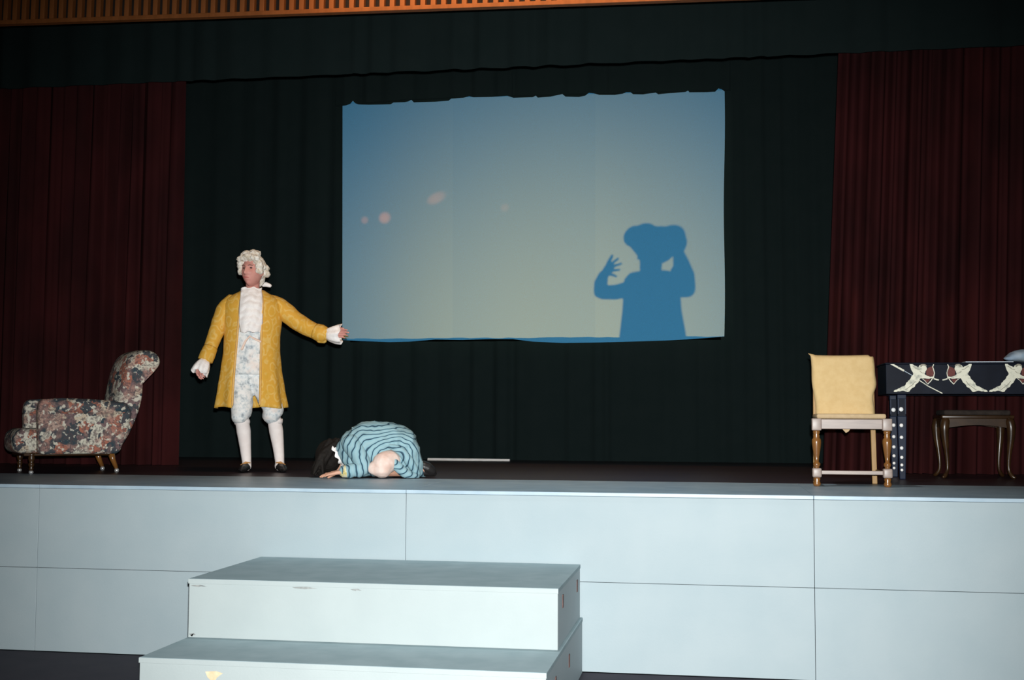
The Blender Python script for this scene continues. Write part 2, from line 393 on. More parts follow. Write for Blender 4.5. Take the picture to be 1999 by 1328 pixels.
# ------------------------------------------------------------------ drapes
def drape(name, xb, xt, Y, z0, z1, m, amp, wid, seed, hole=None, rows=10, dx=.02, lab=None, grp=None, cat='curtain', fade=None):
    q = random.Random(seed); L = max(xb[1] - xb[0], xt[1] - xt[0]); nx = int(L / dx)
    ph = [0.0]; a = []; w = wid * q.uniform(.7, 1.3); am = amp * q.uniform(.5, 1.2); acc = 0
    for i in range(nx + 1):
        acc += dx; ph.append(ph[-1] + 2 * math.pi * dx / w); a.append(am)
        if acc > w: acc = 0; w = wid * q.uniform(.55, 1.6); am = am * .4 + amp * q.uniform(.3, 1.3) * .6
    zs = [z0 + (z1 - z0) * j / rows for j in range(rows + 1)]
    xs = [k / nx for k in range(nx + 1)]
    if hole: zs = sorted(set(zs + [hole[2], hole[3]]))
    V, Fc, idx = [], [], {}
    for j, z in enumerate(zs):
        t = (z - z0) / (z1 - z0)
        l = xb[0] + (xt[0] - xb[0]) * t; r = xb[1] + (xt[1] - xb[1]) * t
        for i, k in enumerate(xs):
            dr = .35 * math.sin(t * 2.2 + i * .013) * 2
            y = a[i] * (math.sin(ph[i] + dr) + .25 * math.sin(2.3 * ph[i] + 1 + t)) * (.75 + .35 * (1 - t))
            V.append((l + (r - l) * k, y, z - SH))
    n = nx + 1
    for j in range(len(zs) - 1):
        for i in range(nx):
            if hole:
                cx = (V[j * n + i][0] + V[j * n + i + 1][0]) / 2; cz = (zs[j] + zs[j + 1]) / 2
                if hole[0] < cx < hole[1] and hole[2] < cz < hole[3]: continue
            Fc.append((j * n + i, j * n + i + 1, (j + 1) * n + i + 1, (j + 1) * n + i))
    o = pydata(name, V, Fc, m, None, True); o.location = (0, Y, SH)
    tag(o, lab, cat, grp); return o

RY = 3.2
lx = at(352, 500, RY).x
drape('stage_curtain', (-6.6, lx), (-6.6, lx), RY, SH + .004, 5.6, M_RED, .075, .115, 3, lab='dark red pleated side curtain behind the floral armchair', grp='dark red side curtains')
rb = at(1608, 920, RY).x; rt = at(1643, 103, RY).x; rt = rb + (rt - rb) * 1.15
drape('stage_curtain', (rb, 6.8), (rt, 6.8), RY + .05, SH + .004, 5.6, M_RED, .075, .115, 11, lab='dark red pleated side curtain behind the yellow chair and table', grp='dark red side curtains')
bz = at(1000, 131, 2.9).z
drape('overhead_border', (-6.6, 6.8), (-6.6, 6.8), 2.9, bz, 6.0, M_BLACK, .018, .30, 5, rows=3, dx=.03, lab='black overhead border drape hanging across the top of the stage', cat='drape')
s_bl = at(669, 664, SCREEN_Y); s_tr = at(1414, 178, SCREEN_Y); s_tl = at(669, 207, SCREEN_Y); s_br = at(1414, 657, SCREEN_Y)
drape('black_backdrop', (-6.8, 7.2), (-6.8, 7.2), SCREEN_Y + .16, SH - .003, 6.0, M_BLACK, .022, .33, 9,
      hole=(s_bl.x + .035, s_br.x - .035, s_bl.z - .012, min(s_tl.z, s_tr.z) - .05), rows=8, lab='black backdrop drape surrounding the pale screen', cat='drape')

# ------------------------------------------------------------------ the back-lit screen
top_px = [(669, 207), (676, 206), (684, 203), (689, 197), (694, 202), (700, 204), (720, 204.5), (762, 203.5), (768, 200), (790, 199.5), (797, 198), (803, 195), (808, 200),
          (850, 199), (876, 197), (881, 193), (905, 191), (916, 188), (924, 190), (960, 189), (990, 187), (997, 189), (1002, 191), (1040, 190), (1046, 187), (1050, 191), (1075, 189), (1098, 184),
          (1104, 189), (1130, 189.5), (1142, 187), (1150, 181), (1158, 182), (1170, 185), (1200, 185), (1215, 183), (1222, 180), (1231, 180), (1236, 184), (1255, 184.5), (1280, 181), (1285, 184.5),
          (1310, 182), (1338, 180), (1343, 177), (1346, 180.5), (1380, 180), (1396, 179), (1402, 172.5), (1408, 174), (1414, 178)]
bot_px = [(669, 664), (700, 666), (760, 668), (800, 667), (850, 663), (900, 664), (960, 662), (1000, 662), (1040, 667), (1100, 670), (1160, 669), (1230, 667), (1300, 665), (1340, 663), (1380, 660), (1414, 657)]
scr = empty('shadow_screen', (0, SCREEN_Y, s_bl.z)); tag(scr, 'pale blue cloth screen lit from behind with a shadow on it', 'screen')
def lin(tab, x):
    for a, b in zip(tab, tab[1:]):
        if x <= b[0]: return a[1] + (b[1] - a[1]) * (x - a[0]) / (b[0] - a[0])
    return tab[-1][1]
def screen_panel(xa, xb, dy, m):
    xs = sorted(set([xa, xb] + [p[0] for p in top_px if xa < p[0] < xb] + [xa + (xb - xa) * k / 24 for k in range(25)]))
    V, Fc = [], []; nr = 22
    for x in xs:
        tp = at(x, lin(top_px, x), SCREEN_Y); bp = at(x, lin(bot_px, x), SCREEN_Y)
        for j in range(nr + 1):
            t = j / nr; p = bp.lerp(tp, t)
            bow = .006 * math.sin(t * 9) if x > 1400 else 0
            V.append((p.x + bow, dy + .012 * math.sin(p.x * 5.1 + t) * (1 - t * .5), p.z - s_bl.z))
    n = nr + 1
    for i in range(len(xs) - 1):
        for j in range(nr): Fc.append((i * n + j, (i + 1) * n + j, (i + 1) * n + j + 1, i * n + j + 1))
    o = pydata('cloth_panel', V, Fc, m, scr, True)
screen_panel(669, 884, 0, M_SCREEN); screen_panel(884, 1162, 0, M_SCREEN2); screen_panel(1162, 1414, 0.0, M_SCREEN)
# the rope it hangs from
rp = [at(x, lin(top_px, x) - 3, SCREEN_Y) for x in (655, 800, 1000, 1200, 1425)]
V, Fc = tube([(p.x, .012, p.z - s_bl.z) for p in rp], [.006] * 5, 8); pydata('hanging_cord', V, Fc, M_BLACK, scr, True)
for p in (rp[0], rp[2], rp[4]):
    V, Fc = tube([(p.x, .012, p.z - s_bl.z), (p.x, .012, 6.199 - s_bl.z)], [.005, .005], 8, round_ends=False); pydata('suspension_line', V, Fc, M_BLACK, scr, True)

# ------------------------------------------------------------------ steps
def step_box(lo, hi, lab, slots, extra=()):
    cx = (lo[0] + hi[0]) / 2; e = empty('step_box', (cx, hi[1], lo[2])); tag(e, lab, 'step', 'loose painted steps')
    w = (hi[0] - lo[0]) / 2; d = lo[1] - hi[1]; h = hi[2] - lo[2]
    box('top_board', (-w, d, h - .024), (w, 0, h), M_STEPTOP, e, .003)
    box('front_board', (-w + .003, d + .004, 0), (w - .003, d + .026, h - .0245), M_STEP, e, .002)
    box('side_board', (-w + .003, d + .027, 0), (-w + .025, -.002, h - .0245), M_PAINT, e, .002)
    box('side_board', (w - .025, d + .027, 0), (w - .003, -.002, h - .0245), M_PAINT, e, .002)
    box('back_board', (-w + .026, -.024, 0), (w - .026, -.002, h - .0245), M_PAINT, e, .002)
    # the bright painted edge of the top board
    box('edge_strip', (-w, d - .003, h - .026), (w, d - .0005, h - .001), M_STEP, e, .001)
    for (fy, fz) in slots:
        box('slot_plate', (w - .0045, d * fy - .018, h * fz - .035), (w + .001, d * fy + .018, h * fz + .035), M_RUST, e, .002)
    for (x0, x1, z0, z1, m) in extra:
        c = [(x0, z1), ((x0 + x1) / 2 + .01, z1 + .004), (x1, z1 - .005), (x1 - .03, (z0 + z1) / 2), ((x0 + x1) / 2, z0), (x0 + .012, (z0 + z1) / 2)]
        prism('worn_patch', c, d + .0022, d + .0042, m, e)
    return e
step_box((-1.6256, -1.0728, .325), (.3777, -.006, .637), 'upper white painted step box standing against the stage front',
         [(.80, .70), (.15, .66)], [(-.99, -.90, .268, .276, M_GRIME), (-.42, -.28, .272, .281, M_GRIME), (-.10, -.04, .270, .278, M_GRIME), (-.995, -.955, .004, .018, M_GRIME)])
step_box((-1.6256, -1.63, 0.0), (.3925, -.012, .325), 'lower white painted step box at the bottom, under the other step',
         [(.42, .62), (.78, .62)], [(-.665, -.575, .215, .268, M_BAREWOOD)])

# ------------------------------------------------------------------ floral armchair
ACH = math.radians(42)
# local x = forward (towards the viewer's left), y = across, towards the far side is -y after the turn below
ac = empty('floral_armchair', (-3.93, 1.72, SH), math.pi + ACH)
tag(ac, 'low Victorian armchair in floral tapestry with scrolled back and turned legs', 'armchair')
def puff(name, lo, hi, bev, m, parent, seg=5, fn=None):
    return box(name, lo, hi, m, parent, bev, seg, fn)
# local +y points to the near side (after a half turn plus ACH)
puff('seat', (-.30, -.235, .155), (.43, .235, .335), .07, M_FLORAL, ac, 6, lambda c: Vector((c.x, c.y * (1 - .10 * max(0, -c.x)), c.z + .035 * math.cos(min(1, abs(c.x - .05) / .4) * 1.5) * (1 if c.z > .25 else 0))))
def arm_profile():
    pts = []
    for (x, z) in ((-.34, .15), (.27, .15), (.275, .33), (.28, .48), (.275, .555), (.24, .575), (.10, .585), (-.10, .58), (-.25, .57), (-.38, .55), (-.44, .48), (-.40, .30)): pts.append((x, z))
    return pts
for s in (1, -1):
    a = empty('arm', (0, 0, 0)); a.parent = ac
    o = prism('side_panel', arm_profile(), s * .205, s * .325, M_FLORAL, a)
    bv = o.modifiers.new('b', 'BEVEL'); bv.width = .035; bv.segments = 4; bv.limit_method = 'ANGLE'; bv.angle_limit = math.radians(50)
    # rolled pad along the top
    V, Fc = tube([(.18, s * .29, .515), (.08, s * .293, .517), (-.12, s * .293, .515), (-.36, s * .285, .50)], [.055, .062, .062, .056], 18, flat=1.0, sub=3)
    pydata('arm_roll', V, Fc, M_FLORAL, a, True)
prof = [(-.23, .26), (-.32, .44), (-.355, .60), (-.385, .78), (-.42, .90), (-.48, .97), (-.57, .998), (-.65, .975), (-.69, .91), (-.66, .845), (-.60, .835),
        (-.55, .855), (-.535, .79), (-.535, .70), (-.53, .57), (-.49, .42), (-.42, .26), (-.36, .16), (-.28, .16)]
def chair_back():
    n = len(prof); rings = []
    for k in range(13):
        t = -1 + 2 * k / 12; w = .27
        f = 1 - .10 * abs(t) ** 5
        cx = sum(p[0] for p in prof) / n; cz = sum(p[1] for p in prof) / n
        bul = .03 * (1 - t * t)
        rings.append([(cx + (x - cx) * f + (bul if i < 6 else 0), t * w, cz + (z - cz) * f) for i, (x, z) in enumerate(prof)])
    V, Fc = ringmesh(rings)
    o = pydata('backrest', V, Fc, M_FLORAL, ac, True)
    sb = o.modifiers.new('s', 'SUBSURF'); sb.levels = 2; sb.render_levels = 2
    return o
chair_back()
box('seat_rail', (-.31, -.24, .135), (.36, .24, .16), M_DKWOOD, ac, .01)
fprof = [(.012, .025), (.016, .03), (.020, .04), (.014, .05), (.022, .065), (.024, .075), (.015, .085), (.020, .10), (.026, .12), (.022, .135), (.026, .145), (.026, .16)]
for s in (1, -1):
    l = lathe('front_leg', fprof, M_DKWOOD, ac, 14, (.30, s * .22, 0))
    lathe('caster', [(.006, .0), (.016, .004), (.019, .013), (.016, .022), (.006, .027)], M_BRASS, l, 12, (.30, s * .22, 0))
    V, Fc = tube([(-.30, s * .22, .155), (-.315, s * .22, .10), (-.345, s * .22, .032)], [.028, .022, .016], 10, round_ends=False)
    l = pydata('rear_leg', V, Fc, M_VARN, ac, True)
    lathe('caster', [(.006, .0), (.016, .004), (.019, .015), (.016, .026), (.008, .032)], M_BRASS, l, 12, (-.347, s * .22, 0))

# ------------------------------------------------------------------ yellow chair
yc = empty('side_chair', (2.075, 1.06, SH)); tag(yc, 'wooden chair with turned front legs and a yellow cloth covered back', 'chair')
hw = .2275
lp = [(.014, 0), (.024, .006), (.026, .02), (.019, .035), (.024, .05), (.019, .062)]
lp2 = [(.020, .118), (.016, .128), (.024, .142), (.024, .152), (.014, .165), (.018, .20), (.026, .25), (.031, .29), (.030, .31), (.020, .327), (.023, .335), (.018, .345), (.024, .358), (.022, .375)]
for s in (-1, 1):
    g = empty('front_leg', (s * hw, 0, 0)); g.parent = yc
    lathe('turned_foot', lp, M_VARN, g, 18); lathe('turned_shaft', lp2, M_VARN, g, 18)
    box('lower_block', (-.030, -.030, .06), (.030, .030, .122), M_GLAREWOOD, g, .010, 3)
    box('upper_block', (-.031, -.031, .372), (.031, .031, .452), M_GLAREWOOD, g, .006, 3)
    o = box('rear_leg', (s * .20 - .017, .40, 0), (s * .20 + .017, .434, .86), M_REARWOOD, yc, .004, 2, lambda c: Vector((c.x * (.95 if c.z > .5 else 1), c.y + max(0, c.z - .42) * .16 + (.02 if c.z < .05 else 0), c.z)))
    box('side_rail', (s * .21 - .012, .03, .385), (s * .21 + .012, .40, .445), M_GLAREWOOD, yc, .003)
    box('side_stretcher', (s * .213 - .010, .03, .075), (s * .213 + .010, .41, .10), M_REARWOOD, yc, .003)
box('front_rail', (-hw + .03, -.014, .382), (hw - .03, .014, .448), M_GLAREWOOD, yc, .004)
box('back_rail', (-.185, .405, .385), (.185, .43, .445), M_GLAREWOOD, yc, .003)
box('front_stretcher', (-hw + .029, -.011, .080), (hw - .029, .011, .106), M_GLAREWOOD, yc, .004)
box('seat_pad', (-.225, -.010, .450), (.225, .415, .482), M_SEATPAD, yc, .014, 4, lambda c: Vector((c.x * (1 - .06 * c.y), c.y, c.z + (.008 if c.z > .465 else 0) * math.cos(c.x * 6))))
def cover():
    nx, nz = 26, 24; V, Fc = [], []
    for side in (0, 1):
        for j in range(nz + 1):
            t = j / nz; z = .478 + .425 * t
            wl = -.195 - .030 * t + .004 * math.sin(t * 9); wr = .205 + .022 * t - .02 * t ** 6 + (.010 * math.exp(-((t - .5) / .12) ** 2)) - .012 * math.exp(-((t - .30) / .15) ** 2)
            for i in range(nx + 1):
                k = i / nx; x = wl + (wr - wl) * k
                zz = z
                if j >= nz - 2: zz += .012 * math.exp(-(k / .05) ** 2) - .004 * math.sin(k * math.pi) - (.012 if k > .96 and j == nz else 0)
                if j == nz and i == 0: x -= .014
                y = .395 + (z - .42) * .16 + .006 * math.sin(x * 22 + z * 3) * (1 - t) + .003 * math.sin(z * 31 + x * 12)
                edge = min(k, 1 - k, (1 - t) * 1.2); rnd_ = .022 * (1 - min(1, edge / .05)) ** 2
                V.append((x, y + rnd_ if side == 0 else y + .065 - rnd_, zz))
    n = nx + 1; Nv = n * (nz + 1)
    for sd in (0, 1):
        for j in range(nz):
            for i in range(nx):
                Fc.append((sd * Nv + j * n + i, sd * Nv + j * n + i + 1, sd * Nv + (j + 1) * n + i + 1, sd * Nv + (j + 1) * n + i))
    for j in range(nz):
        for i in (0, nx): Fc.append((j * n + i, (j + 1) * n + i, Nv + (j + 1) * n + i, Nv + j * n + i))
    for i in range(nx):
        for j in (0, nz): Fc.append((j * n + i, j * n + i + 1, Nv + j * n + i + 1, Nv + j * n + i))
    return pydata('back_cover', V, Fc, M_YELLOW, yc, True)
cover()
prism('hanging_cloth_corner', [(-.055, .384), (.0, .384), (-.012, .366), (-.03, .356)], .06, .066, M_SEATPAD, yc)

# ------------------------------------------------------------------ cupid table
TY = 2.2
tl = at(1732, 935, TY); tr = at(2127, 935, TY); tz_top = at(1860, 708, TY).z - SH; tz_bot = at(1860, 770, TY).z - SH
TW = (tr.x - tl.x) / 2; TC = (tr.x + tl.x) / 2; TD = .48
tb = empty('decorated_table', (TC, TY, SH)); tag(tb, 'black table with cream cupid figures on its front and studded legs', 'table')
ap = box('front_apron', (-TW, -.012, tz_bot), (TW, .012, tz_top - .012), M_TABLEBLK, tb, .004, 2, lambda c: Vector((c.x + (.006 if c.x < 0 else -.006) * math.sin((c.z - tz_bot) * 14), c.y, c.z)))
box('table_top', (-TW - .004, -.02, tz_top - .012), (TW + .004, TD, tz_top), M_TABLEBLK, tb, .004)
for s in (-1, 1): box('side_apron', (s * (TW - .012) - .010, .013, tz_bot), (s * (TW - .012) + .010, TD - .02, tz_top - .0125), M_TABLEBLK, tb, .003)
box('back_apron', (-TW + .024, TD - .03, tz_bot), (TW - .024, TD - .012, tz_top - .0125), M_TABLEBLK, tb, .003)
def crop(cx, cy):
    p = at(1720 + cx / 4.58, 670 + cy / 4.58, TY - .012); return (p.x - TC, p.z - SH)
cupid = [(255, 185), (275, 184), (300, 200), (330, 218), (345, 200), (362, 189), (385, 190), (402, 198), (410, 225), (398, 250), (390, 275), (405, 292), (440, 302), (470, 298), (474, 310), (440, 318), (395, 318),
         (362, 308), (345, 325), (338, 345), (318, 362), (300, 388), (278, 402), (262, 422), (240, 440), (215, 432), (200, 424), (170, 430), (115, 437), (117, 424), (150, 408), (190, 390), (215, 376), (228, 355), (243, 335), (262, 318), (272, 298), (290, 275), (284, 262), (270, 235), (260, 210)]
bow = [(470, 190), (461, 214), (470, 240), (477, 268), (470, 300), (445, 338), (416, 368)]
redp = [(403, 240), (420, 222), (462, 205), (464, 235), (471, 265), (468, 294), (440, 298), (404, 288)]
redq = [(382, 325), (440, 322), (412, 358)]
arrow = [(470, 312), (500, 322), (518, 326), (515, 336), (495, 332), (468, 322)]
def strip(pts, w):
    a, b = [], []
    for i, p in enumerate(pts):
        q0 = pts[max(i - 1, 0)]; q1 = pts[min(i + 1, len(pts) - 1)]; dx, dy = q1[0] - q0[0], q1[1] - q0[1]; l = math.hypot(dx, dy)
        a.append((p[0] - dy / l * w, p[1] + dx / l * w)); b.append((p[0] + dy / l * w, p[1] - dx / l * w))
    return a + b[::-1]
def pr(name, poly, f, m, dep):
    prism(name, [crop(*f(p)) for p in poly], -.0125 - dep, -.0115, m, ap)
jq = random.Random(5); feather = []
for a, b in zip(cupid, cupid[1:] + cupid[:1]):
    m_n = max(1, int(math.hypot(b[0] - a[0], b[1] - a[1]) / 11))
    for i in range(m_n):
        feather.append((a[0] + (b[0] - a[0]) * i / m_n + jq.uniform(-2.6, 2.6), a[1] + (b[1] - a[1]) * i / m_n + jq.uniform(-2.6, 2.6)))
hairp = [(348, 208), (352, 194), (366, 186), (386, 187), (402, 194), (408, 208), (396, 206), (384, 200), (370, 203), (360, 214)]
for f in (lambda p: p, lambda p: (1065 - p[0], p[1]), lambda p: (p[0] + 852, p[1]), lambda p: (1917 - p[0], p[1])):
    pr('red_bow_print', redp, f, M_PRINTRED, .0004); pr('red_bow_print', redq, f, M_PRINTRED, .0004)
    pr('cupid_print', feather, f, M_PRINT, .0010)
    pr('hair_print', hairp, f, M_PRINTTAN, .0014)
    for ln_ in ([(282, 205), (318, 232), (345, 238)], [(212, 424), (245, 398), (282, 372), (306, 340)], [(345, 250), (366, 268), (388, 270)]):
        pr('shading_print', strip(ln_, 2.4), f, M_PRINTTAN, .0014)
    pr('bow_print', strip(bow, 4.0), f, M_PRINT, .0013)
    pr('bow_string_print', strip([(360, 312), (390, 335), (416, 368)], 2.5), f, M_PRINT, .0008)
    pr('arrow_print', arrow, f, M_PRINT, .0008)
for f in (lambda p: p, lambda p: (1917 - p[0], p[1])):
    pr('staff_print', strip([(85, 182), (140, 212), (205, 248)], 8), f, M_PRINT, .0006)
    pr('staff_print', strip([(205, 248), (270, 285), (345, 335)], 3), f, M_BLUECLOTH, .0005)
    pr('staff_print', strip([(345, 335), (420, 385), (548, 450)], 4), f, M_PRINT, .0006)
leg_tops = tz_bot
for (lx_, ly_) in ((-TW + .115, .035), (-TW + .115, TD - .05), (TW - .115, .035), (TW - .115, TD - .05)):
    lg = empty('leg', (lx_, ly_, 0)); lg.parent = tb
    box('upper_post', (-.030, -.030, .47), (.030, .030, leg_tops), M_TABLEBLK, lg, .004)
    for s in (-1, 1): box('edge_bead', (s * .0255 - .005, -.0315, .49), (s * .0255 + .005, -.0285, leg_tops - .03), M_LEG, lg, .001)
    box('post_cap', (-.033, -.033, leg_tops - .035), (.033, .033, leg_tops - .002), M_LEG, lg, .004)
    box('lower_post', (-.034, -.034, 0), (.034, .034, .475), M_LEG, lg, .006, 2, lambda c: Vector((c.x * (.62 + .38 * c.z / .475), c.y * (.62 + .38 * c.z / .475), c.z)))
    for (z, r) in ((.525, .017), (.405, .0145), (.315, .0135), (.235, .0135), (.165, .0125), (.108, .0115), (.07, .011)):
        V, Fc = ball((-.006, -.034 * (.62 + .38 * min(z, .475) / .475) - .001, z), (r, .007, r), 12, 8); pydata('stud', V, Fc, M_STUD, lg, True)
# things lying on the table
p0 = at(1880, 705, TY + .1); p1 = at(1975, 704, TY + .1)
sh = box('paper_sheet', (p0.x - TC, .0, 0), (p1.x - TC, .26, .008), M_SHEET, None, .002, 2, lambda c: Vector((c.x, c.y + c.x * .1, c.z + .006 * math.sin(c.x * 7 + 1) ** 2)))
sh.location = (TC, TY + .02, SH + tz_top + .001); tag(sh, 'thin white sheet lying along the front of the black table', 'paper')
c0 = at(1990, 705, TY + .1)
parts = [ball((0, 0, .03), (.13, .10, .05)), ball((-.06, -.02, .02), (.09, .07, .035)), ball((.10, .02, .03), (.12, .09, .055)), ball((-.12, -.03, .012), (.05, .05, .02))]
cl = unify('folded_cloth', parts, M_BLUECLOTH, None, .008, 4, disp=lambda c: .008 * noise.noise(c * 14))
cl.location = (c0.x + .06, TY + .16, SH + tz_top + .012); tag(cl, 'crumpled pale blue cloth on the black table beside the white sheet', 'cloth')
lo_z = min(v.co.z for v in cl.data.vertices); cl.location.z = SH + tz_top - lo_z + .001

# ------------------------------------------------------------------ stool with cabriole legs
st = empty('footstool', (3.165, 2.64, SH)); tag(st, 'dark wooden stool with curved cabriole legs under the black table', 'stool')
sw, sd = .235, .17
for sx in (-1, 1):
    for sy in (-1, 1):
        q = Vector((sx, sy * .7, 0)).normalized()
        path = [(sx * sw, sy * sd, .44), Vector((sx * sw, sy * sd, .39)) + q * .010, Vector((sx * sw, sy * sd, .30)) + q * .006, Vector((sx * sw, sy * sd, .18)) - q * .010,
                Vector((sx * sw, sy * sd, .07)) - q * .014, Vector((sx * sw, sy * sd, .022)) + q * .012, Vector((sx * sw, sy * sd, .012)) + q * .03]
        V, Fc = tube(path, [.034, .035, .027, .017, .0125, .016, .011], 12, sub=3); pydata('cabriole_leg', V, Fc, M_DKWOOD, st, True)
def scallop(name, a, b, y0, y1, alongx=True):
    n = 14; top = [(a + (b - a) * i / n, .46) for i in range(n + 1)]; bot = [(a + (b - a) * i / n, .385 + .025 * math.sin(math.pi * i / n)) for i in range(n + 1)]
    o = prism(name, bot + top[::-1], y0, y1, M_DKWOOD, st)
    return o
scallop('rail', -sw, sw, -sd - .012, -sd + .012); scallop('rail', -sw, sw, sd - .012, sd + .012)
for s in (-1, 1): box('rail', (s * sw - .012, -sd, .39), (s * sw + .012, sd, .46), M_DKWOOD, st, .003)
box('seat_frame', (-sw - .03, -sd - .03, .458), (sw + .03, sd + .03, .485), M_DKWOOD, st, .008, 3)
box('seat_cushion', (-sw - .01, -sd - .01, .484), (sw + .01, sd + .01, .525), mat('dark_seat_cloth', (.02, .014, .012), .9, (.035, .025, .02), 20, 4), st, .018, 4)

# ------------------------------------------------------------------ pale strip built in place of light leaking under the backdrop
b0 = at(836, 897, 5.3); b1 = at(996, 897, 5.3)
bt = box('floor_light_leak', (b0.x, -.02, 0), (b1.x, .02, .024), M_LEAK, None, .003); bt.location = (0, 5.28, SH)
tag(bt, 'thin pale strip standing in for light leaking under the black backdrop', 'light strip')

# ------------------------------------------------------------------ bodies: shared pieces
def hand_parts(w, f, s, n, curl=.5, k=1.0, spread=.12):
    """w wrist, f along the hand, s towards the thumb, n out of the back of the hand"""
    f, s, n = Vector(f).normalized(), Vector(s).normalized(), Vector(n).normalized(); w = Vector(w); P = []
    for i, (o, L, r) in enumerate(((.030, .070, .0090), (.010, .078, .0094), (-.010, .072, .0090), (-.029, .056, .0080))):
        kn = w + f * (.088 - .006 * abs(i - 1)) * k + s * o * k
        P.append(tube([w + s * o * .55 * k, w + f * .045 * k + s * o * .8 * k + n * .002, kn], [.015 * k, .0145 * k, .012 * k], 10))
        d = (f + s * (o / .03) * spread).normalized(); p = kn; pts = [p]
        for j, fr in enumerate((.45, .32, .23)):
            a = curl * (.5 + j * .75); p = p + (d * math.cos(a) - n * math.sin(a)) * L * fr * k; pts.append(p)
        P.append(tube(pts, [r * k * q for q in (1.15, 1.05, .95, .8)], 10))
    b = w + f * .022 * k + s * .026 * k
    P.append(tube([b, b + (f * .6 + s * .55 - n * .2) * .036 * k, b + (f * .9 + s * .55 - n * .35) * .062 * k, b + (f * 1.15 + s * .42 - n * .45) * .078 * k], [.015 * k, .0125 * k, .0105 * k, .008 * k], 10))
    return P

def head_mesh(k=1.0):
    """head about its centre, face towards -y"""
    nt, npn = 72, 96; rings = []
    g = lambda v, s: math.exp(-(v / s) ** 2)
    for i in range(1, nt):
        th = math.pi * i / nt; r = []
        for j in range(npn):
            ph = 2 * math.pi * j / npn
            dx, dy, dz = math.sin(th) * math.cos(ph), math.sin(th) * math.sin(ph), math.cos(th)
            x, y, z = .074 * dx, .094 * dy, .118 * dz
            if dz < 0:
                x *= 1 - .30 * (-dz) ** 1.6
                if dy > 0: y *= 1 - .45 * (-dz) ** 1.3
                else: y *= 1 + .05 * (-dz)
            if dy < .1:
                fr = min(1, (.1 - dy) / .4)
                ax = abs(x)
                y -= fr * (.027 * g(x, .011 + .004 * g(z + .026, .012)) * max(0, min(1, (.028 - z) / .05)) * (1 if z > -.032 else g(z + .032, .008)))
                y -= fr * .005 * g(z - .034, .010) * g(x, .055)
                y += fr * .012 * g(ax - .030, .015) * g(z - .014, .011)
                y -= fr * .006 * g(ax - .040, .018) * g(z + .022, .020)
                y -= fr * (.006 * g(z + .054, .006) + .006 * g(z + .068, .007)) * g(x, .022)
                y -= fr * .012 * g(z + .100, .016) * g(x, .022)
            r.append((x * k, y * k, z * k))
        rings.append(r)
    P = [ringmesh(rings)]
    for s in (-1, 1):
        P.append(ball((s * .076 * k, .010 * k, -.002 * k), (.010 * k, .020 * k, .032 * k), 12, 10))
    return P

def place(parts, M):
    return [([M @ Vector(v) for v in V], Fc) for V, Fc in parts]

# ------------------------------------------------------------------ the standing man in the gold coat
th_m = YAW + math.atan((W / 2 - 511) / F_PX)
MO = Vector((-2.43, 2.13, SH))
def m_(px, py, dy=0.0): return Vector(((px - 511) / 255, dy, (924 - py) / 250))
HC = m_(482, 517, -.02)
HM4 = Matrix.Translation(HC) @ Matrix.Rotation(math.radians(-30), 4, 'Z') @ Matrix.Rotation(math.radians(-4), 4, 'X') @ Matrix.Scale(1.09, 4)
parts = place(head_mesh(1.0), HM4)
parts.append(tube([m_(483, 535, .01), m_(482, 562, .02), m_(481, 580, .03)], [.056, .055, .07], 16))
parts.append(loftz([(*m_(481, 566, .02).xy, m_(0, 566).z, .07, .06), (*m_(481, 577, .02).xy, m_(0, 577).z, .165, .085), (*m_(481, 595, .01).xy, m_(0, 595).z, .185, .105),
                    (*m_(480, 625, .0).xy, m_(0, 625).z, .165, .11), (*m_(477, 660, .0).xy, m_(0, 660).z, .145, .105), (*m_(475, 700, .01).xy, m_(0, 700).z, .155, .11), (*m_(475, 735, .02).xy, m_(0, 735).z, .14, .10)]))
LLEG = [m_(459, 715, .02), m_(464, 770, -.01), m_(466, 812, -.02), m_(470, 842, .01), m_(474, 875, .02), m_(477, 905, .02)]
RLEG = [m_(494, 715, .02), m_(515, 770, -.01), m_(531, 808, -.02), m_(536, 842, .01), m_(541, 875, .02), m_(544, 905, .02)]
for P_ in (LLEG, RLEG): parts.append(tube(P_, [.085, .072, .050, .049, .036, .030], 16, sub=4))
LAR = [m_(433, 584, .02), m_(419, 615, .01), m_(406, 652, -.03), m_(394, 685, -.08), m_(388, 702, -.10)]
RAR = [m_(530, 584, .02), m_(562, 608, .0), m_(590, 627, -.04), m_(622, 640, -.10), m_(640, 644, -.12)]
for P_ in (LAR, RAR): parts.append(tube(P_, [.055, .048, .040, .034, .026], 14, sub=3))
parts += hand_parts(m_(388, 702, -.10), (m_(376, 732) - m_(388, 702)) + Vector((0, -.02, 0)), (-.6, -.7, .3), (-.8, .3, .45), .75, .98)
parts += hand_parts(m_(640, 644, -.12), Vector((1, -.25, .10)), Vector((0, -.5, .85)), Vector((-.15, .8, .45)), .35, .98)
for (fx, toe) in ((477, -1), (544, 1)):
    a = m_(fx, 912, .02); parts.append(tube([a + Vector((0, .02, -.005)), a + Vector((toe * .02, -.06, -.015)), a + Vector((toe * .03, -.11, -.022))], [.028, .026, .018], 12))
man = unify('person', parts, M_SKIN, None, .0042, 3)
man.location = MO; man.rotation_euler = (0, 0, th_m)
tag(man, 'person in a gold brocade coat and white curled wig standing with one arm stretched out', 'person')
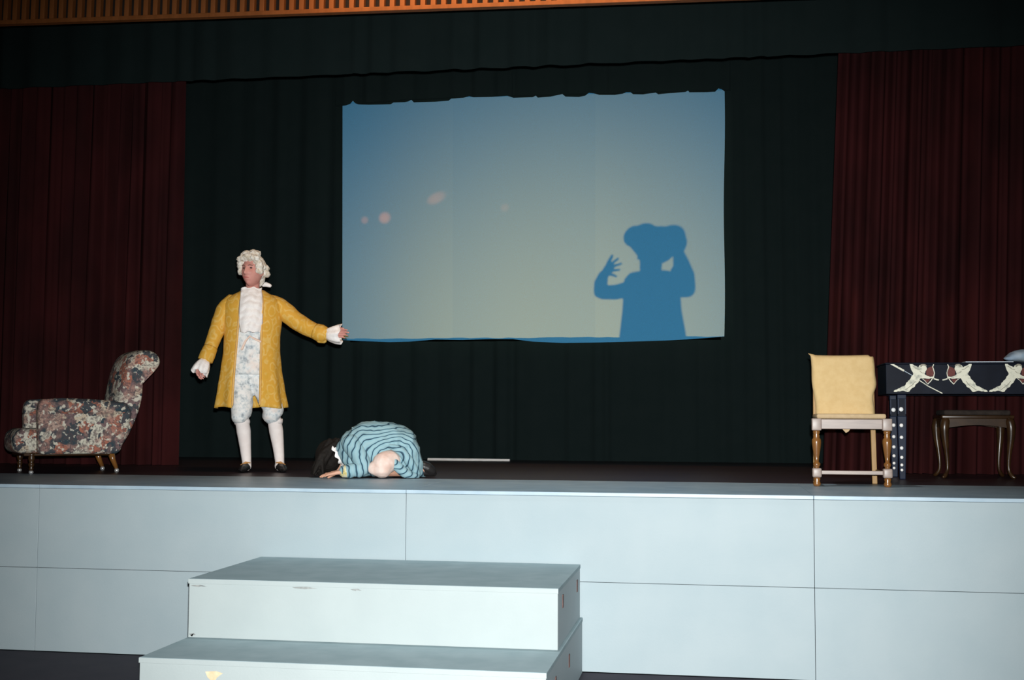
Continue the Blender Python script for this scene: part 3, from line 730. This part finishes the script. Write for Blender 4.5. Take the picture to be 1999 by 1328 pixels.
# face details
def face_obj(name, V_F, m): 
    V, Fc = V_F; return pydata(name, [HM4 @ Vector(v) for v in V], Fc, m, man, True)
for s in (-1, 1):
    face_obj('eye', ball((s * .029, -.0755, .014), (.0125, .008, .006), 14, 10), M_EYE)
    face_obj('eyebrow', tube([(s * .014, -.093, .030), (s * .028, -.091, .034), (s * .044, -.080, .030)], [.0035, .004, .003], 8), M_BROW)
face_obj('lips', tube([(-.022, -.090, -.061), (-.008, -.0985, -.060), (.008, -.0985, -.060), (.022, -.090, -.061)], [.003, .006, .006, .003], 8), M_LIP)

# wig: cap of rolled curls
wp = [ball((0, .022, .032), (.086, .098, .104), 24, 16)]
for (x, y, z, r, l) in [(-.045, -.075, .088, .024, .03), (0, -.080, .098, .025, .032), (.045, -.075, .088, .024, .03), (-.068, -.050, .060, .022, .02), (.068, -.050, .060, .022, .02),
                        (-.03, -.045, .125, .026, .03), (.03, -.045, .125, .026, .03), (0, .0, .140, .026, .04)]:
    wp.append(tube([(x - l, y, z - .004), (x, y - .006, z + .004), (x + l, y, z - .004)], [r * .9, r, r * .9], 12))
for s in (-1, 1):
    for (y, z, r) in ((-.038, .030, .023), (-.034, -.006, .022), (.005, .035, .024), (.045, .03, .026), (.06, -.01, .026)):
        wp.append(tube([(s * .074, y - .02, z), (s * .086, y, z), (s * .078, y + .022, z)], [r * .9, r, r * .9], 12))
wp += [ball((0, .085, -.03), (.055, .045, .075)), ball((0, .10, .03), (.07, .035, .07))]
wig = unify('wig', place(wp, HM4), M_WIG, man, .0045, 2, .4, disp=lambda c: .0045 * noise.noise(c * 62) + .003 * noise.noise(c * 130))
bowm = place([tube([(0, .125, -.085), (.045, .13, -.075), (.075, .135, -.085)], [.008, .020, .014], 10), tube([(0, .125, -.085), (-.045, .13, -.075), (-.075, .135, -.09)], [.008, .020, .014], 10)], HM4)
V, Fc = merge(bowm); pydata('wig_bow', V, Fc, M_LACE, wig, True)
V, Fc = merge(place([tube([(0, .115, -.07), (0, .125, -.12), (0, .12, -.18)], [.022, .020, .012], 10)], HM4)); pydata('wig_queue', V, Fc, M_HAIR, wig, True)

# coat
CT = [(554, 460, 506, 465, 500, .075), (560, 452, 515, 463, 501, .085), (567, 437, 529, 461, 503, .105), (575, 427, 539, 459, 504, .12), (588, 423, 545, 458, 504, .140), (620, 424, 544, 456, 503, .150),
      (650, 426, 541, 454, 502, .150), (680, 425, 541, 452, 502, .155), (715, 421, 544, 450, 502, .170), (755, 416, 550, 448, 502, .190), (794, 411, 557, 447, 502, .205)]
def coat_ring(py, n=72):
    l, r, ol, orr, hdp = lerp_tab(CT, py); c = (l + r) / 2 ; hw_ = (r - l) / 2 / 255; cx = (c - 511) / 255; out = []
    a0 = math.asin(max(-.98, min(.98, ((orr - 511) / 255 - cx) / hw_))); a1 = math.asin(max(-.98, min(.98, ((ol - 511) / 255 - cx) / hw_))) + 2 * math.pi
    fl = max(0, (py - 660) / 134)
    for i in range(n + 1):
        a = a0 + (a1 - a0) * i / n
        w = 1 + fl * .05 * math.sin(a * 9 + .6) * (1 if .6 < a < 5.7 else .2)
        out.append((cx + hw_ * math.sin(a) * w, -hdp * math.cos(a) * w + .01, (924 - py) / 250 + fl * .006 * math.sin(a * 5)))
    return out
rings = [coat_ring(554 + (794 - 554) * i / 48) for i in range(49)]
V, Fc = ringmesh(rings, closed=False, cap=False)
coat = pydata('coat', V, Fc, M_COAT, man, True)
so = coat.modifiers.new('s', 'SOLIDIFY'); so.thickness = .012; so.offset = -1 
# facings along the open front edges
for idx in (0, -1):
    pts = [Vector(r[idx]) for r in rings[2::3]]
    V, Fc = tube(pts, [.009] * len(pts), 8, flat=1); pydata('front_facing', V, Fc, mat('peach_edging', (.68, .38, .10), .7, (.72, .43, .15), 30, 3), coat, True)
def sleeve(path, rad, cuffp, cuffr):
    s_ = pydata('sleeve', *tube(path, rad, 22, sub=6), M_COAT, coat, True)
    for v in s_.data.vertices: v.co += v.normal * .006 * noise.noise(v.co * 16)
    rings = []; 
    V, Fc = tube(cuffp, cuffr, 22, sub=4, round_ends=False); pydata('turned_back_cuff', V, Fc, M_COAT, s_, True)
sleeve([m_(440, 578, .02), m_(427, 596, .02), m_(417, 622, .01), m_(408, 652, -.03), m_(398, 682, -.075), m_(393, 698, -.092)], [.062, .070, .064, .058, .052, .050],
       [m_(401, 674, -.062), m_(395, 690, -.085), m_(391, 701, -.097)], [.056, .062, .060])
sleeve([m_(522, 577, .02), m_(540, 588, .02), m_(563, 608, .0), m_(590, 627, -.04), m_(618, 639, -.09), m_(631, 643, -.11)], [.060, .076, .074, .070, .062, .058],
       [m_(612, 637, -.08), m_(624, 642, -.1), m_(634, 644, -.115)], [.066, .074, .060])
V, Fc = tube([m_(621, 654, -.1), m_(630, 656, -.1)], [.032, .026], 12); pydata('turned_back_cuff', V, Fc, M_COAT, coat, True)
# lace cuffs: flaring open frills
def frill(path, rad, seed):
    P = [Vector(p) for p in path]; n = 40; rings = []; d = (P[-1] - P[0]).normalized(); s = d.orthogonal().normalized(); b = d.cross(s)
    for i, p in enumerate(P):
        t = i / (len(P) - 1)
        rings.append([p + (s * math.cos(2 * math.pi * k / n) + b * math.sin(2 * math.pi * k / n)) * rad[i] * (1 + .12 * t * math.sin(k * 2 * math.pi * 7 / n + seed)) + d * .010 * t * math.sin(k * 2 * math.pi * 5 / n + seed) for k in range(n)])
    V, Fc = ringmesh(rings, cap=False)
    o = pydata('lace_cuff', V, Fc, M_LACE, man, True); so = o.modifiers.new('s', 'SOLIDIFY'); so.thickness = .003
frill([m_(392, 698, -.095), m_(388, 707, -.105), m_(384, 716, -.115), m_(380, 726, -.125)], [.036, .055, .064, .066], 1)
frill([m_(630, 643, -.11), m_(642, 644, -.125), m_(653, 644, -.135), m_(664, 643, -.145)], [.036, .060, .074, .080], 4)

# waistcoat, cravat and breeches
vs = []
for py in range(560, 731, 6):
    l, r, ol, orr, hdp = lerp_tab(CT, py); cx = ((l + r) / 2 - 511) / 255; hw_ = (r - l) / 2 / 255 - .018
    vs.append((cx, .012, (924 - py) / 250, hw_ * (.93 if py > 580 else .8), hdp - .008 - (.03 * max(0, (py - 690) / 40))))
V, Fc = loftz(vs, 48); vest = pydata('waistcoat', V, Fc, M_VEST, man, True)
for v in vest.data.vertices: v.co += v.normal * .004 * noise.noise(v.co * 20)
# jabot: stacked ruffles of white lace down the chest
V, Fc = [], []; nx, nz = 20, 50
for j in range(nz + 1):
    t = j / nz; py = 551 + t * 92; hwj = .076 + .012 * math.sin(t * 2.4) - .012 * max(0, t - .8) * 5
    hdp = lerp_tab(CT, py)[4]
    for i in range(nx + 1):
        k = -1 + 2 * i / nx; x = (480.5 - 511) / 255 + k * hwj
        y = -(hdp + .012) + .035 * k * k + .003 * math.sin(t * 40 + 1.5 * math.cos(k * 3)) + .003 * math.sin(k * 9 + t * 12)
        V.append((x, y, (924 - py) / 250 + .006 * math.sin(k * 7 + t * 9)))
for j in range(nz):
    for i in range(nx): Fc.append((j * (nx + 1) + i, j * (nx + 1) + i + 1, (j + 1) * (nx + 1) + i + 1, (j + 1) * (nx + 1) + i))
jb = pydata('jabot', V, Fc, M_LACE, man, True); so = jb.modifiers.new('s', 'SOLIDIFY'); so.thickness = .012; so.offset = -1
V, Fc = loftz([((482 - 511) / 255, .0, m_(0, 568).z, .078, .078), ((482.5 - 511) / 255, .0, m_(0, 560).z, .074, .075), ((483 - 511) / 255, 0.005, m_(0, 551).z, .070, .068)], 30)
pydata('neck_cloth', V, Fc, M_LACE, man, True)
for (a, b, c) in ((m_(479, 651, -.160), m_(471, 661, -.162), m_(464, 677, -.158)), (m_(480, 652, -.160), m_(490, 657, -.158), m_(500, 661, -.148))):
    V, Fc = tube([a, b, c], [.006, .010, .012], 8, flat=.6); pydata('sash_end', V, Fc, mat('peach_sash', (.82, .58, .46), .8, (.86, .66, .56), 25, 3), vest, True)
bp_ = [loftz([((475 - 511) / 255, .012, m_(0, 690).z, .185, .135), ((475 - 511) / 255, .015, m_(0, 710).z, .175, .130), ((476 - 511) / 255, .02, m_(0, 735).z, .16, .115)], 30),
       tube([m_(460, 722, .0), m_(465, 765, -.02), m_(466, 795, -.03), m_(464, 812, -.02), m_(466, 820, -.01)], [.098, .086, .086, .080, .058], 20, sub=4),
       tube([m_(494, 722, .0), m_(514, 765, -.02), m_(528, 793, -.03), m_(528, 810, -.02), m_(532, 818, -.01)], [.098, .088, .088, .082, .058], 20, sub=4)]
br = unify('breeches', bp_, M_VEST, man, .008, 5, disp=lambda c: .008 * noise.noise(Vector((c.x * 14, c.y * 14, c.z * 22))) * min(1, max(0, (.75 - c.z) / .25)))
for (x, y) in ((466.5, 823), (533, 821)):
    V, Fc = loftz([(*m_(x, y, -.005).xy, m_(0, y + 5).z, .060, .058), (*m_(x, y, -.005).xy, m_(0, y).z, .064, .062), (*m_(x, y, -.008).xy, m_(0, y - 5).z, .062, .060)], 24)
    pydata('knee_band', V, Fc, M_STOCK, br, True)
for P_, s in ((LLEG, 0), (RLEG, 1)):
    x0 = P_[2]
    V, Fc = tube([P_[2] + Vector((0, 0, -.03)), P_[3], P_[4], P_[5] + Vector((0, 0, .01)), P_[5] + Vector((0, -.01, -.03))], [.055, .057, .045, .037, .04], 20, sub=5)
    pydata('stocking', V, Fc, M_STOCK, man, True)
for (fx, toe) in ((477, -1), (544, 1)):
    a = m_(fx, 912, .02)
    pr_ = [tube([a + Vector((-toe * .005, .035, -.004)), a + Vector((0, 0, -.004)), a + Vector((toe * .018, -.06, -.016)), a + Vector((toe * .03, -.115, -.024)), a + Vector((toe * .036, -.155, -.028))], [.036, .040, .038, .034, .020], 16, sub=2),
           tube([a + Vector((-toe * .004, .035, -.022)), a + Vector((-toe * .004, .035, -.036))], [.028, .026], 12, round_ends=False)]
    so_ = unify('shoe', pr_, M_SHOE, man, .004, 3)
    mn = min(v.co.z for v in so_.data.vertices)
    for v in so_.data.vertices:
        v.co.z = max(v.co.z - mn + (0 if True else 0), 0) + .0 if v.co.z < .02 else v.co.z
    V, Fc = tube([a + Vector((-toe * .026, -.030, .028)), a + Vector((toe * .006, -.050, .030)), a + Vector((toe * .040, -.062, .012))], [.007, .012, .008], 8, flat=.5)
    pydata('buckle', V, Fc, M_GOLD, so_, True)

# ------------------------------------------------------------------ the person bowed to the floor in a striped gown
th_k = YAW + math.atan((W / 2 - 735) / F_PX)
kc = at(735, 933, 1.55)
def k_(px, py, dy=0.0): return Vector(((px - 735) / 270, dy, (934 - py) / 265))
parts = place(head_mesh(1.0), Matrix.Translation(k_(643, 897, 0)) @ Matrix.Rotation(math.radians(-85), 4, 'Z') @ Matrix.Rotation(math.radians(62), 4, 'X'))
parts += [tube([k_(650, 892), k_(667, 884), k_(690, 876)], [.05, .055, .08], 14),
          tube([k_(680, 878), k_(720, 866), k_(765, 868), k_(795, 890)], [.10, .115, .12, .10], 20, sub=3)]
for s in (-1, 1):
    parts.append(tube([k_(785, 900, s * .09), k_(765, 906, s * .16), k_(747, 910, s * .22)], [.085, .08, .065], 16, sub=3))      # thigh
    parts.append(tube([k_(747, 915, s * .22), k_(790, 918, s * .14), k_(822, 916, s * .11)], [.058, .05, .036], 14, sub=3))       # shin under the gown
    parts.append(tube([k_(822, 916, s * .12), k_(836, 918, s * .11)], [.034, .030], 10))
    parts.append(tube([k_(692, 882, s * .11), k_(703, 912, s * .22), k_(700, 917, s * .26)], [.05, .042, .038], 12, sub=3))
    parts.append(tube([k_(700, 918, s * .26), k_(682, 920, s * .27), k_(668, 922, s * .27)], [.037, .032, .026], 12))
    parts += hand_parts(k_(669, 921, s * .27), Vector((-1, 0, -.14)), Vector((0, -s, .1)), Vector((-.1, 0, 1)), .18, 1.0)
kneel = unify('person', parts, M_SKIN2, None, .0045, 3)
kneel.location = (kc.x, kc.y, SH + .001); kneel.rotation_euler = (0, 0, th_k)
for v in kneel.data.vertices: v.co.z = max(v.co.z, .001)
tag(kneel, 'person bowed face down on the stage floor in a teal gown with dark stripes', 'person')
KS = [(653, 868, 890, .07), (658, 856, 900, .14), (668, 844, 914, .185), (682, 835, 924, .21), (705, 826, 933, .225), (735, 823, 934, .235), (765, 826, 934, .24), (785, 831, 934, .235), (802, 839, 934, .22), (812, 850, 934, .20),
      (819, 868, 934, .175), (823, 890, 934, .15), (829, 908, 934, .12), (831, 922, 934, .07)]
rings = []; n = 64; NS = 60
for i in range(NS + 1):
    px = 653 + (831 - 653) * i / NS; yt, yb, hy = lerp_tab(KS, px); zt = (934 - yt) / 265; zb = (934 - yb) / 265; x = (px - 735) / 270; r = []
    for k in range(n):
        t = 2 * math.pi * k / n; c, s = math.cos(t), math.sin(t)
        yy = hy * math.copysign(abs(c) ** .75, c); hz_ = (zt - zb) / 2
        zz = zb + hz_ + hz_ * math.copysign(abs(s) ** (.85 if s > 0 else .5), s)
        # skirts of the gown spread a little on the floor at the hips
        spread = 1 + .16 * max(0, (x - .02) / .3) * max(0, 1 - zz / .2)
        r.append(Vector((x + .03 * (1 - abs(c)) * (1 if x < -.2 else 0), yy * spread, zz)))
    rings.append(r)
V, Fc = ringmesh(rings); gown = pydata('gown', V, Fc, M_STRIPE, kneel, True)
gown.data.update(); nn = [v.normal.copy() for v in gown.data.vertices]
HP = Vector((.135, -.24, .165))
for v, q in zip(gown.data.vertices, nn):
    d = v.co - HP; ang = math.atan2(d.z, d.x); rad = math.hypot(d.x, d.z)
    near = max(0, -v.co.y / .24)
    fold = .016 * math.sin(ang * 9 + 2 * noise.noise(v.co * 5)) * min(1, rad / .10) * math.exp(-rad / .28) * near
    fold += .012 * noise.noise(Vector((v.co.x * 9, v.co.y * 6, v.co.z * 13))) + .006 * noise.noise(v.co * 24)
    fold -= .05 * near * math.exp(-(((v.co.x - .10) / .055) ** 2 + ((v.co.z - .19) / .030) ** 2))      # deep crease at the hip
    v.co += q * fold; v.co.z = max(v.co.z, .002)
# loose fold hanging over the hip crease, gown hem over the foot
V, Fc = tube([k_(760, 872, -.235), k_(780, 880, -.245), k_(798, 900, -.24), k_(815, 925, -.20)], [.018, .032, .036, .026], 14, sub=4); V = [Vector((v.x, v.y, max(v.z, .004))) for v in V]; pydata('gown_fold', V, Fc, M_STRIPE, gown, True)
V, Fc = tube([k_(760, 892, -.25), k_(775, 910, -.275), k_(795, 926, -.26), k_(815, 930, -.22)], [.022, .036, .036, .02], 14, sub=4); V = [Vector((v.x, v.y, max(v.z, .004))) for v in V]; pydata('gown_fold', V, Fc, M_STRIPE, gown, True)
for s in (-1, 1):
    P_ = [k_(684, 868, s * .17), k_(700, 890, s * .22), k_(708, 912, s * .255), k_(697, 917, s * .268), k_(680, 919, s * .272), k_(674, 920, s * .272)]
    V, Fc = tube(P_, [.075, .066, .058, .053, .049, .045], 18, sub=5)
    for v in V: v.z = max(v.z, .003)
    sl = pydata('gown_sleeve', V, Fc, M_STRIPE, gown, True)
    for v in sl.data.vertices: v.co += v.normal * .005 * math.sin(v.co.x * 90) * (v.co.z < .1); v.co.z = max(v.co.z, .003)
    V, Fc = tube([k_(676, 920, s * .272), k_(672, 921, s * .272)], [.046, .042], 16)
    for v in V: v.z = max(v.z, .003)
    pydata('sleeve_cuff', V, Fc, mat('yellow_trim', (.55, .45, .16), .8, (.75, .72, .6), 30, 3), sl, True)
# white frill round the collar
V, Fc = [], []; n = 60
for ringi, (r_, off) in enumerate(((.75, .012), (1.0, -.006), (1.12, -.030))):
    for k in range(n):
        t = 2 * math.pi * k / n; w = math.sin(k * 2 * math.pi * 11 / n)
        V.append(Vector((k_(661, 0).x + off + .008 * w * ringi * .5 + .045 * (-math.sin(t)), .13 * r_ * math.cos(t), .172 + .085 * r_ * math.sin(t) + .004 * w)))
for a in range(2):
    for k in range(n): Fc.append((a * n + k, a * n + (k + 1) % n, (a + 1) * n + (k + 1) % n, (a + 1) * n + k))
cf = pydata('collar_frill', V, Fc, M_LACE, gown, True); so = cf.modifiers.new('s', 'SOLIDIFY'); so.thickness = .004
# pale breeches knee showing under the gown
kp = [tube([k_(762, 900, -.20), k_(748, 906, -.262), k_(746, 915, -.275)], [.085, .085, .072], 18, sub=3), ball(k_(742, 914, -.275), (.095, .06, .062)), ball(k_(747, 895, -.25), (.055, .06, .045))]
kb = unify('breeches_knee', kp, M_KNEE, kneel, .006, 6, disp=lambda c: .006 * noise.noise(c * 18))
for v in kb.data.vertices: v.co.z = max(v.co.z, .003)
for s in (-1, 1):
    V, Fc = tube([k_(818, 911, s * .115), k_(826, 911, s * .115)], [.040, .036], 14); pydata('stocking', V, Fc, M_STOCK, kneel, True)
    sp_ = [tube([k_(828, 912, s * .115), k_(838, 916, s * .11), k_(846, 922, s * .105)], [.040, .042, .034], 14), tube([k_(826, 924, s * .115), k_(850, 926, s * .1)], [.026, .022], 10)]
    sh_ = unify('shoe', sp_, M_SHOE, kneel, .005, 3)
    for v in sh_.data.vertices: v.co.z = max(v.co.z, .002)
hp = [ball(k_(640, 893, 0), (.105, .105, .125), 20, 16)]
q = random.Random(2)
for i in range(46):
    a = q.uniform(-1, 1) * .11; z0 = q.uniform(860, 885)
    hp.append(tube([k_(q.uniform(640, 658), z0, a * .8), k_(q.uniform(622, 640), 890, a * 1.2), k_(q.uniform(606, 634), q.uniform(915, 931), a * 1.4)], [.018, .022, .010], 8, sub=3))
hr = unify('hair', hp, M_HAIR, kneel, .006, 1, disp=lambda c: .004 * noise.noise(Vector((c.x * 20, c.y * 60, c.z * 20))))
for v in hr.data.vertices: v.co.z = max(v.co.z, .003)

# ------------------------------------------------------------------ the person behind the screen (only their shadow is seen)
FY = SCREEN_Y + 1.55; KF = (LAMP.y - FY) / (LAMP.y - SCREEN_Y)
def f_(px, py, dy=0.0):
    p = at(px, py, SCREEN_Y); p = LAMP + (p - LAMP) * KF; return Vector((p.x, p.y + dy, p.z))
FO = f_(1272, 650); FO = Vector((FO.x, FY, SH))
def fl(px, py, dy=0.0): return f_(px, py, dy) - FO
g1 = fl(1000, 400); g2 = fl(1100, 400); MPP = (g2.x - g1.x) / 100      # metres per photo pixel at the figure
def rr(pxs): return pxs * MPP
hk = rr(62) / .148
hcn = fl(1278, 490)
parts = place(head_mesh(min(1.0, hk)), Matrix.Translation(hcn) @ Matrix.Rotation(math.radians(-60), 4, 'Z'))
parts.append(tube([fl(1271, 500), fl(1270, 530), fl(1270, 550)], [rr(21), rr(20), rr(26)], 14))
tz = fl(1270, 658)
parts.append(loftz([(fl(1268, 0).x, 0, fl(1268, 543).z, rr(20), .05), (fl(1267, 0).x, 0, fl(0, 551).z, rr(38), .06), (fl(1268, 0).x, 0, fl(0, 560).z, rr(48), .08), (fl(1268, 0).x, 0, fl(0, 572).z, rr(52), .09), (fl(1268, 0).x, 0, fl(0, 595).z, rr(51), .09), (fl(1269, 0).x, 0, fl(0, 620).z, rr(52), .10),
                    (fl(1271, 0).x, 0, fl(0, 658).z, rr(58), .11), (fl(1271, 0).x, 0, fl(0, 700).z, rr(60), .12)]))
parts.append(tube([fl(1232, 556), fl(1226, 548)], [rr(12), rr(8)], 10))
parts.append(tube([fl(1228, 564), fl(1202, 570), fl(1176, 571)], [rr(15), rr(14), rr(13)], 12))
parts.append(tube([fl(1172, 570), fl(1173, 552), fl(1178, 538), fl(1183, 531)], [rr(13), rr(13), rr(10), rr(8)], 12))
parts.append(ball(fl(1185, 527), (rr(8), .02, rr(9))))
for pts, q in (([(1184, 524), (1188, 512), (1195, 499)], 3.6), ([(1187, 524), (1198, 511), (1207, 504)], 2.6), ([(1189, 526), (1201, 518), (1213, 514)], 2.6), ([(1189, 530), (1200, 527), (1210, 526)], 2.5), ([(1187, 535), (1196, 536), (1203, 539)], 2.6)):
    parts.append(tube([fl(*p) for p in pts], [rr(q * 1.1), rr(q), rr(q * .8)], 10))
parts.append(tube([fl(1305, 560), fl(1330, 566), fl(1343, 568)], [rr(19), rr(15), rr(13)], 12))
parts.append(ball(fl(1312, 552), (rr(17), .06, rr(14)))); parts.append(ball(fl(1322, 532), (rr(13), .05, rr(14)))); parts.append(ball(fl(1270, 512), (rr(19), .06, rr(17))))
parts.append(tube([fl(1341, 566), fl(1337, 540), fl(1328, 512), fl(1324, 495)], [rr(15), rr(17), rr(14), rr(10)], 12))
d = fl(1306, 478) - fl(1324, 497); parts += hand_parts(fl(1322, 497), d, Vector((-1, 0, -.3)), Vector((.3, -.8, .3)), .35, .8, .3)
for s in (-1, 1):
    hx = tz.x + s * .09; parts.append(tube([(hx, 0, fl(0, 690).z), (hx, -.01, .48), (hx, .02, .28), (hx, .03, .07)], [.085, .055, .05, .034], 12, sub=3))
    parts.append(tube([(hx, .03, .04), (hx, -.08, .028)], [.034, .026], 10))
fig = unify('person', parts, M_SKIN2, None, .0045, 1); fig.location = FO
mn = min(v.co.z for v in fig.data.vertices)
tag(fig, 'person behind the screen, seen only as a dark shadow with raised hands and big hair', 'person')
for v in fig.data.vertices: v.co.z = max(v.co.z, .001)
hp = [ball(fl(1238, 461), (rr(20), .10, rr(17))), ball(fl(1257, 460), (rr(25), .11, rr(20))), ball(fl(1308, 466), (rr(27), .12, rr(21))), ball(fl(1319, 478), (rr(19), .10, rr(22))), ball(fl(1284, 470), (rr(34), .11, rr(24))),
      tube([fl(1240, 466), fl(1256, 484), fl(1268, 502)], [rr(16), rr(17), rr(17)], 16, sub=3), ball(fl(1284, 494), (rr(30), .09, rr(20)))]
unify('hair', hp, M_HAIR, fig, .010, 3)
V, Fc = loftz([(fl(1270, 0).x, 0, fl(0, 575).z, rr(53.5), .105), (fl(1270, 0).x, 0, fl(0, 600).z, rr(53.5), .112), (fl(1270, 0).x, 0, fl(0, 620).z, rr(55), .115), (fl(1271, 0).x, 0, fl(0, 660).z, rr(61), .14), (fl(1272, 0).x, 0, .55, rr(78), .20), (fl(1272, 0).x, 0, .30, rr(86), .23)], 32)
pydata('dress', V, Fc, M_FIG, fig, True)
